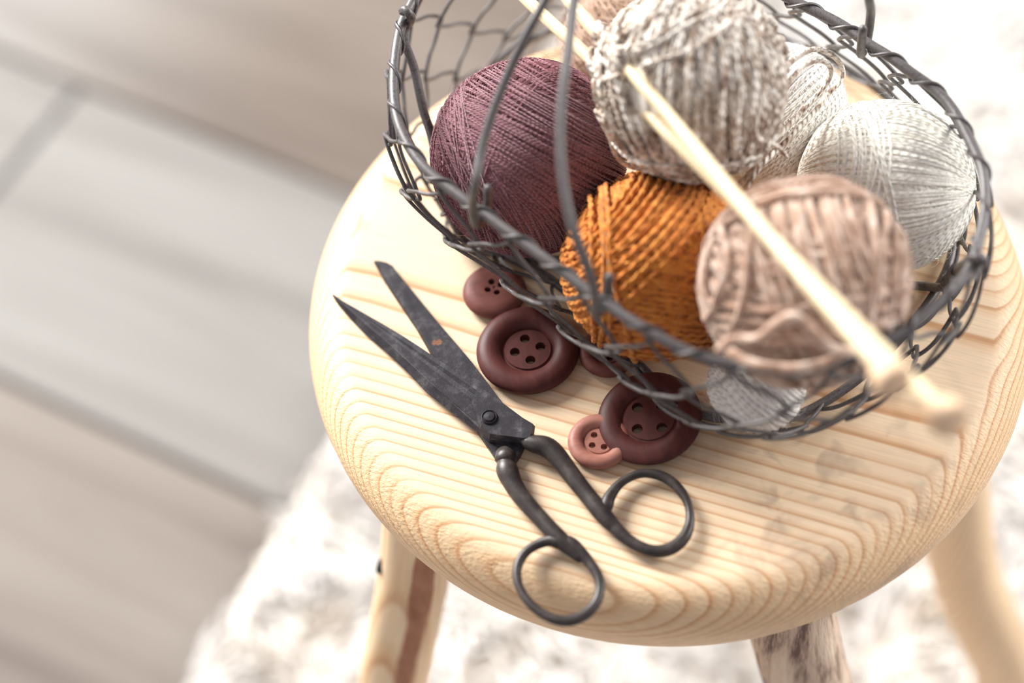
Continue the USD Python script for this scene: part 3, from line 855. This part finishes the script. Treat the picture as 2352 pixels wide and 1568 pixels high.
yarn_ball("big bright white yarn ball at the right end of the basket", c, R, 0.00052, CREAM, 5,
          [("off", (0.3, 0.9, 0.2), -0.6, 0.9, 0), ("fan", (0.92, -0.05, 0.30), (0.1, 0.95, 0.1), -75, 75, 2), ("off", (-0.85, 0.15, 0.25), 0.45, 0.85, 3), ("off", (0.93, 0.22, 0.1), -0.12, -0.05, 4)],
          seed=21, nseg=72, sides=6, gap=0.82, fuzz=(700, 0.004, 0.00007, WHITE_FUZZ))
c, R = pix_ball(1788, 262, .034, 160)
yarn_ball("white yarn ball half hidden between the tweed ball and the big white ball", c, R, 0.00060, WHITE, 4,
          [("off", (0.8, 0.5, 0.1), -0.8, 0.8, 0), ("off", (-0.62, 0.74, 0.1), -0.9, 0.9, 1.5), ("off", (0.75, -0.6, 0.3), -0.5, 0.2, 3)], seed=8, nseg=64, sides=6, gap=0.9, fuzz=(300, 0.004, 0.00007, WHITE_FUZZ))
c, R = pix_ball(1432, 98, .032, 140)
yarn_ball("light brown woolly yarn ball behind the needles at the back of the basket", c, R, 0.00085, TAN, 4,
          [("off", (0.2, 0.95, 0.1), -0.8, 0.8, 0), ("off", (0.7, 0.6, 0.3), -0.8, 0.5, 1.5)], seed=31, nseg=64, sides=6, wob=1.6, fuzz=(1500, 0.007, 0.00009, BEIGE_FUZZ))
c, R = pix_ball(1738, 882, .0205, 112)
yarn_ball("small white yarn ball seen through the mesh under the beige ball", c, R, 0.0008, WHITE, 4,
          [("off", (0.1, 0.95, 0.2), -0.9, 0.9, 0), ("off", (0.7, 0.7, 0.2), -0.9, 0.9, 1.5)], seed=41, nseg=56, sides=6, gap=0.85, fuzz=(300, 0.004, 0.00008, WHITE_FUZZ))
c, R = pix_ball(1850, 648, .075, 228)
beige = yarn_ball("fuzzy beige mohair ball on top at the front right of the basket", c, R, 0.00150, BEIGE, 4,
                  [("off", (0.95, 0.25, 0.1), -0.9, 0.9, 0), ("off", (0.2, 0.95, 0.2), -0.9, 0.5, 1.5), ("off", (0.93, 0.3, 0.2), -0.3, 0.75, 3), ("off", (-0.12, 0.97, 0.2), -0.36, -0.05, 4.5),
                   ("off", (0.15, 0.1, 0.98), -0.28, 0.06, 5), ("off", (0.95, -0.1, 0.1), 0.52, 0.86, 5.5), ("off", (-0.97, 0.1, 0.15), 0.72, 0.9, 5.5), ("off", (-0.15, 0.9, -0.4), 0.50, 0.72, 6)],
                  seed=17, nseg=96, sides=8, wob=1.2, fuzz=(5200, 0.0055, 0.00010, BEIGE_FUZZ))
wave = spline(pts([(1655, 800, .094), (1690, 780, .099), (1740, 778, .101), (1778, 748, .104), (1820, 728, .105), (1855, 748, .103), (1885, 782, .099), (1930, 806, .093), (1985, 800, .085)]), 90)
part(beige, "loose_strand", tube(wave, 0.0019, 8), BEIGE, label="loose wavy strand across the front of the ball")
under_w = spline(pts([(1668, 800, .088), (1720, 832, .090), (1800, 846, .091), (1880, 838, .089), (1960, 800, .083)]), 60)
part(beige, "loose_strand", tube(under_w, 0.0019, 8), BEIGE)
TC, TR = pix_ball(1592, 187, .0945, 220)
push = lambda p: part_round_needles(p, 0.0009, (49, 61))
tweed = yarn_ball("brown and cream tweed yarn ball on top of the pile, pierced by needles", TC, TR, 0.00128, TWEED, 4,
                  [("off", (0.1, 0.98, 0.15), -0.9, 0.9, -1), ("off", (0.6, 0.75, 0.2), 0.1, 0.9, 0), ("fan", (-0.1, 0.93, 0.35), (0.97, 0.1, 0.1), -48, 68, 2), ("off", (0.97, -0.12, 0.2), 0.0, 0.9, 3),
                   ("off", (0.90, 0.25, 0.30), -0.9, -0.45, 4), ("off", (-0.5, 0.80, 0.3), 0.50, 0.84, 4), ("off", (0.08, 0.86, 0.45), -0.84, -0.62, 5), ("off", (-0.35, 0.85, 0.35), -0.88, -0.74, 5)],
                  seed=3, nseg=110, sides=8, ply=2, pitch=0.0046, wob=2.0, gap=1.2, fuzz=(700, 0.004, 0.00007, TWEED_FUZZ), push=push)
for k, (pp, rr) in enumerate([
    ([(1370, 255, .085), (1388, 290, .082), (1402, 318, .078), (1410, 345, .074), (1430, 372, .070), (1470, 386, .068), (1540, 392, .068)], 0.0011),
    ([(1800, 160, .088), (1835, 128, .084), (1872, 113, .079), (1905, 122, .073), (1932, 150, .066), (1934, 178, .060), (1912, 205, .060), (1880, 245, .063), (1840, 290, .066), (1790, 340, .068), (1740, 390, .068), (1715, 430, .064)], 0.00105),
    ([(1812, 190, .090), (1850, 150, .084), (1890, 140, .078), (1908, 160, .072), (1900, 190, .068), (1870, 225, .066), (1820, 280, .069), (1770, 330, .072), (1725, 380, .072)], 0.001),
    ([(1745, 320, .092), (1772, 330, .084), (1795, 345, .076), (1806, 360, .070)], 0.0009),
    ([(1770, 300, .088), (1750, 350, .080), (1728, 392, .073), (1700, 420, .068), (1688, 432, .064)], 0.001)]):
    part(tweed, "loose_strand", tube(spline(pts(pp), 80), rr, 8), TWEED)

# ------------------------------------------------------------------ needles
for k, (c, lab) in enumerate(zip(NCURVE, ("upper bamboo knitting needle through the tweed ball, its knob ending over the rim", "lower bamboo knitting needle under the other, its knob reaching farthest right"))):
    nd = thing("knitting_needle", lab, "knitting needle", "bamboo knitting needles", loc=tuple(c[-1]))
    r = np.full(len(c), NEEDLE_R); r[:24] = np.linspace(0.0006, NEEDLE_R, 24)
    part(nd, "shaft", tube(c, r, 20), BAMBOO)
    d = unit(c[-1] - c[-2])
    pr = [(0.0023, -0.0045), (0.0026, -0.003), (0.0034, -0.0015), (0.0047, 0.0005), (0.0058, 0.0025), (0.0063, 0.0042), (0.0063, 0.0058), (0.0060, 0.0068), (0.0052, 0.0074), (0.0002, 0.0076)]
    v, q = lathe([(0.0002, -0.0045)] + pr, 40)
    x = unit(np.cross(d, [0, 0, 1.0])); y = np.cross(d, x)
    part(nd, "knob", (v @ np.stack([x, y, d]) + c[-1], q[:, ::-1]), KNOB_WOOD, smooth=40)


# ------------------------------------------------------------------ buttons
def button(label, u, v, r, t, mat, turn, dish=None, dome=False, tilt=0.0, tilt_dir=(1, 0), lift=0.0, hole=0.11, spread=0.24):
    """A lathed wooden button with four drilled holes. dish = (inner radius, depth) of the sunken middle, as shares of r and t."""
    if dome:
        prf = [(0, 0), (r * 0.72, 0), (r * 0.93, t * 0.16), (r, t * 0.45), (r * 0.985, t * 0.62), (r * 0.93, t * 0.80), (r * 0.8, t * 0.95), (r * 0.6, t * 1.02), (r * 0.35, t * 1.03), (r * 0.2, t * 0.98), (0, t * 0.97)]
    else:
        a, d = dish
        prf = [(0, 0), (r * 0.80, 0), (r * 0.94, t * 0.14), (r * 0.995, t * 0.40), (r, t * 0.55), (r * 0.975, t * 0.72), (r * 0.91, t * 0.88), (r * 0.82, t * 0.98), (r * 0.73, t), (r * 0.64, t * 0.95),
               (r * (a + 0.04), t * (1 - d * 0.55)), (r * (a + 0.005), t * (1 - d)), (r * a, t * (1 - d * 1.12)), (r * (a - 0.03), t * (1 - d * 1.10)), (r * (a - 0.05), t * (1 - d * 0.92)), (r * 0.1, t * (1 - d * 0.92)), (0, t * (1 - d * 0.92))]
    # round the profile
    solid = m3.CrossSection([np.array(prf)]).revolve(96)
    for k in range(4):
        an = turn + k * math.pi / 2
        cyl = m3.Manifold.cylinder(4 * t, hole * r, hole * r, 24).translate((spread * r * math.cos(an), spread * r * math.sin(an), -t))
        solid = solid - cyl
    if dome:
        solid = solid - m3.Manifold.sphere(r * 0.055, 20).translate((0, 0, t * 1.0))
    m = solid.to_mesh()
    vv, ff = np.array(m.vert_properties[:, :3]), np.array(m.tri_verts)
    c = at(u, v, lift + t * 0.6)
    loc = np.array([c[0], c[1], TOP + lift + 0.0003])
    if tilt:
        axis = np.cross([tilt_dir[0], tilt_dir[1], 0], [0, 0, 1.0])
        T = trimesh.transformations.rotation_matrix(-tilt, axis)[:3, :3]
        vv = vv @ T.T
        vv[:, 2] -= vv[:, 2].min()
    b = thing("sewing_button", label, "button", "wooden buttons beside the basket", loc=tuple(loc))
    part(b, "disc", trimesh.Trimesh(vv + loc, ff, process=False), mat, smooth=32)
    return b


button("domed russet wooden button, farthest back, half under the basket rim", 1136, 668, 0.0128, 0.0062, BUTTON_MID, 0.30, dome=True, hole=0.10, spread=0.22)
button("large dark mahogany button lying flat beside the scissor blades", 1212, 803, 0.0201, 0.0066, BUTTON_DARK, 0.12, dish=(0.50, 0.42), hole=0.098, spread=0.255)
button("small russet dished button half hidden behind the basket mesh", 1396, 808, 0.0113, 0.0050, BUTTON_MID, 0.12, dish=(0.52, 0.40), hole=0.12, spread=0.27)
c5, c4 = at(1376, 1015, .003), at(1492, 962, .006)
button("small pale pinkish button with a crack, under the edge of a larger one", 1376, 1013, 0.0119, 0.0044, BUTTON_PALE, 0.50, dish=(0.50, 0.42), hole=0.11, spread=0.27)
button("large dark brown button leaning on the small pale pink button", 1494, 965, 0.0199, 0.0048, BUTTON_DARK, 0.65, dish=(0.53, 0.42), tilt=0.13, tilt_dir=tuple(unit((c5 - c4)[:2])), hole=0.105, spread=0.33)

# ------------------------------------------------------------------ scissors
piv = at(1128, 960, .006)
sc = thing("scissors", "old dark steel tailor scissors lying open on the stool", "scissors", loc=(piv[0], piv[1], TOP))


def loft(bot, top):
    """Solid between two polygons of equal vertex count (counter-clockwise seen from above or not; fixed by trimesh)."""
    n = len(bot)
    v = np.vstack([bot, top])
    from shapely.geometry import Polygon
    pb = trimesh.creation.triangulate_polygon(Polygon(bot[:, :2]), engine="earcut")
    # earcut keeps the polygon's own vertices: map them back
    idx = [int(np.argmin(np.linalg.norm(bot[:, :2] - q, axis=1))) for q in pb[0]]
    tri_ = np.array([[idx[a] for a in t] for t in pb[1]])
    sides_ = []
    for k in range(n):
        a, b = k, (k + 1) % n
        sides_ += [(a, b, b + n), (a, b + n, a + n)]
    f = np.vstack([tri_[:, ::-1], tri_ + n, np.array(sides_)])
    m = trimesh.Trimesh(v, f, process=True)
    trimesh.repair.fix_normals(m)
    return m


def blade(outer, ridge_shift, z0, z1):
    bot = pts(outer, 0.0)
    top = pts([(u + du, v + dv) for (u, v), (du, dv) in zip(outer, ridge_shift)], 0.0)
    b = bot.copy(); t = top.copy()
    d = np.linalg.norm(bot[:, :2] - piv[:2], axis=1) / 0.085
    b[:, 2] = TOP + z0[0] + (z0[1] - z0[0]) * np.clip(1 - d, 0, 1)
    t[:, 2] = TOP + z1[0] + (z1[1] - z1[0]) * np.clip(1 - d, 0, 1)
    return loft(b, t)


# under blade: slanted tip, runs beneath the pivot to the left handle
U_out = [(859, 605), (873, 604), (890, 608), (904, 616), (915, 629), (938, 657), (962, 687), (1018, 756), (1055, 799), (1089, 840), (1130, 894), (1158, 932), (1186, 966), (1212, 996), (1206, 1030),
         (1196, 1052), (1186, 1066), (1138, 1058), (1126, 1040), (1100, 1002), (1060, 930), (1013, 850), (995, 827), (980, 799), (957, 759), (929, 718), (903, 679), (883, 649), (868, 621)]
sh = [(1, 1)] * 1 + [(0, 2)] * 3 + [(-3, 2)] * 10 + [(-2, -1)] * 5 + [(3, -2)] * 10
part(sc, "blade", blade(U_out, sh[:len(U_out)], (.0004, .0008), (.0022, .0034)), BLADE, smooth=False, label="lower blade with a slanted blunt tip")
# upper blade: pointed, with a bevelled dark outer side, widening into the pivot plate
L_out = [(764, 682), (790, 698), (817, 714), (848, 733), (878, 751), (929, 783), (970, 811), (1005, 836), (1030, 853), (1062, 880), (1092, 908), (1115, 917), (1150, 940), (1180, 961), (1208, 982), (1229, 998),
         (1226, 1018), (1219, 1036), (1196, 1034), (1160, 1030), (1126, 1027), (1100, 1004), (1066, 978), (1021, 941), (982, 910), (931, 855), (883, 809), (842, 773), (804, 733), (777, 702)]
Ls = [(1, 0)] + [(0, 2)] * 11 + [(-2, 2)] * 3 + [(-3, 0), (-3, -1), (-3, -3)] + [(0, -4)] * 3 + [(6, -7), (9, -10), (11, -11), (12, -12), (12, -12), (11, -11), (9, -9), (6, -7), (2, -3)]
part(sc, "blade", blade(L_out, Ls, (.0004, .0036), (.0026, .0064)), BLADE, smooth=False, label="upper pointed blade with a bevelled outer side")
plate_o = [(1086, 941), (1115, 916), (1160, 947), (1207, 982), (1231, 997), (1228, 1020), (1221, 1037), (1197, 1035), (1126, 1027), (1104, 1005)]
plate = blade(plate_o, [(4, 1), (1, 5), (-2, 4), (-3, 3), (-5, 1), (-5, -1), (-4, -5), (0, -5), (3, -6), (6, -4)], (.0058, .0058), (.0082, .0082))
part(sc, "pivot_plate", plate, BLADE, smooth=False, label="raised plate round the pivot")
pv = at(1124, 958, .0083)
ring = lathe([(0.0001, -0.001), (0.0031, -0.001), (0.0031, 0.0003), (0.0028, 0.0007), (0.0024, 0.0003), (0.0022, 0.0005), (0.0019, 0.0010), (0.0001, 0.0012)], 36)
part(sc, "pivot_screw", (ring[0] + pv, ring[1]), BLADE, smooth=35, label="round pivot screw")


def handle(path, name, label, ring_path):
    """Shank and finger ring as one bent rod: rows are (u, v, height, radius in mm)."""
    P_ = np.array([np.r_[at(u, v, z), r * 0.001] for u, v, z, r in path])
    s = spline(P_, 110)
    Q = np.array([np.r_[at(u, v, z), r * 0.001] for u, v, z, r in ring_path])
    q = spline(Q, 110)
    g = join([tube(s[:, :3], s[:, 3], 16, flat=0.85), tube(q[:, :3], q[:, 3], 16, flat=0.9)])
    part(sc, name, g, HANDLE, smooth=True, label=label)


zz = .0046
handle([(1212, 1012, .0056, 3.0), (1228, 1019, .0056, 3.6), (1250, 1024, .0054, 4.0), (1270, 1037, .0052, 4.0), (1290, 1060, .005, 3.7), (1313, 1091, .0046, 3.5), (1346, 1133, .0044, 3.3), (1372, 1165, .0044, 3.4), (1396, 1194, .0042, 3.2),
        (1416, 1214, .0038, 2.6), (1440, 1235, .0034, 2.1)],
       "handle", "right handle with the rounder finger ring",
       [(1380, 1172, .0040, 2.6), (1392, 1162, .0042, 2.7), (1396, 1150, .0042, 2.5), (1403, 1136, .0040, 2.2), (1420, 1114, .0038, 1.8), (1444, 1097, .0036, 1.7), (1474, 1087, .0036, 1.7), (1502, 1088, .0036, 1.9), (1532, 1099, .0036, 2.0), (1560, 1123, .0036, 1.9),
        (1579, 1154, .0036, 1.6), (1585, 1190, .0036, 1.7), (1577, 1224, .0036, 2.2), (1552, 1253, .0036, 2.5), (1512, 1266, .0036, 2.4), (1473, 1257, .0036, 2.3), (1438, 1236, .0036, 2.4), (1412, 1212, .0038, 2.6), (1394, 1190, .0040, 2.4)])
handle([(1160, 1046, .0044, 3.9), (1162, 1052, .0048, 4.3), (1163, 1060, .0046, 3.7), (1164, 1074, .0048, 4.1), (1174, 1102, .0048, 3.9), (1196, 1138, .0046, 3.5), (1229, 1177, .0044, 3.2), (1262, 1213, .0044, 3.2), (1288, 1240, .0042, 3.3), (1308, 1258, .0038, 2.8), (1330, 1280, .0034, 2.0)],
       "handle", "left handle with the longer finger ring",
       [(1296, 1242, .0040, 2.4), (1284, 1243, .0042, 2.8), (1266, 1241, .0042, 2.3), (1242, 1247, .0038, 1.9), (1214, 1262, .0036, 1.8), (1194, 1287, .0036, 1.8), (1187, 1318, .0036, 1.7), (1194, 1350, .0036, 1.6), (1217, 1385, .0036, 1.7), (1250, 1411, .0036, 1.9), (1290, 1425, .0036, 2.1),
        (1328, 1419, .0036, 2.2), (1360, 1396, .0036, 2.0), (1377, 1362, .0036, 1.8), (1376, 1330, .0036, 1.9), (1358, 1297, .0036, 2.0), (1334, 1269, .0038, 2.4), (1312, 1250, .0040, 2.8), (1300, 1243, .0040, 2.6)])
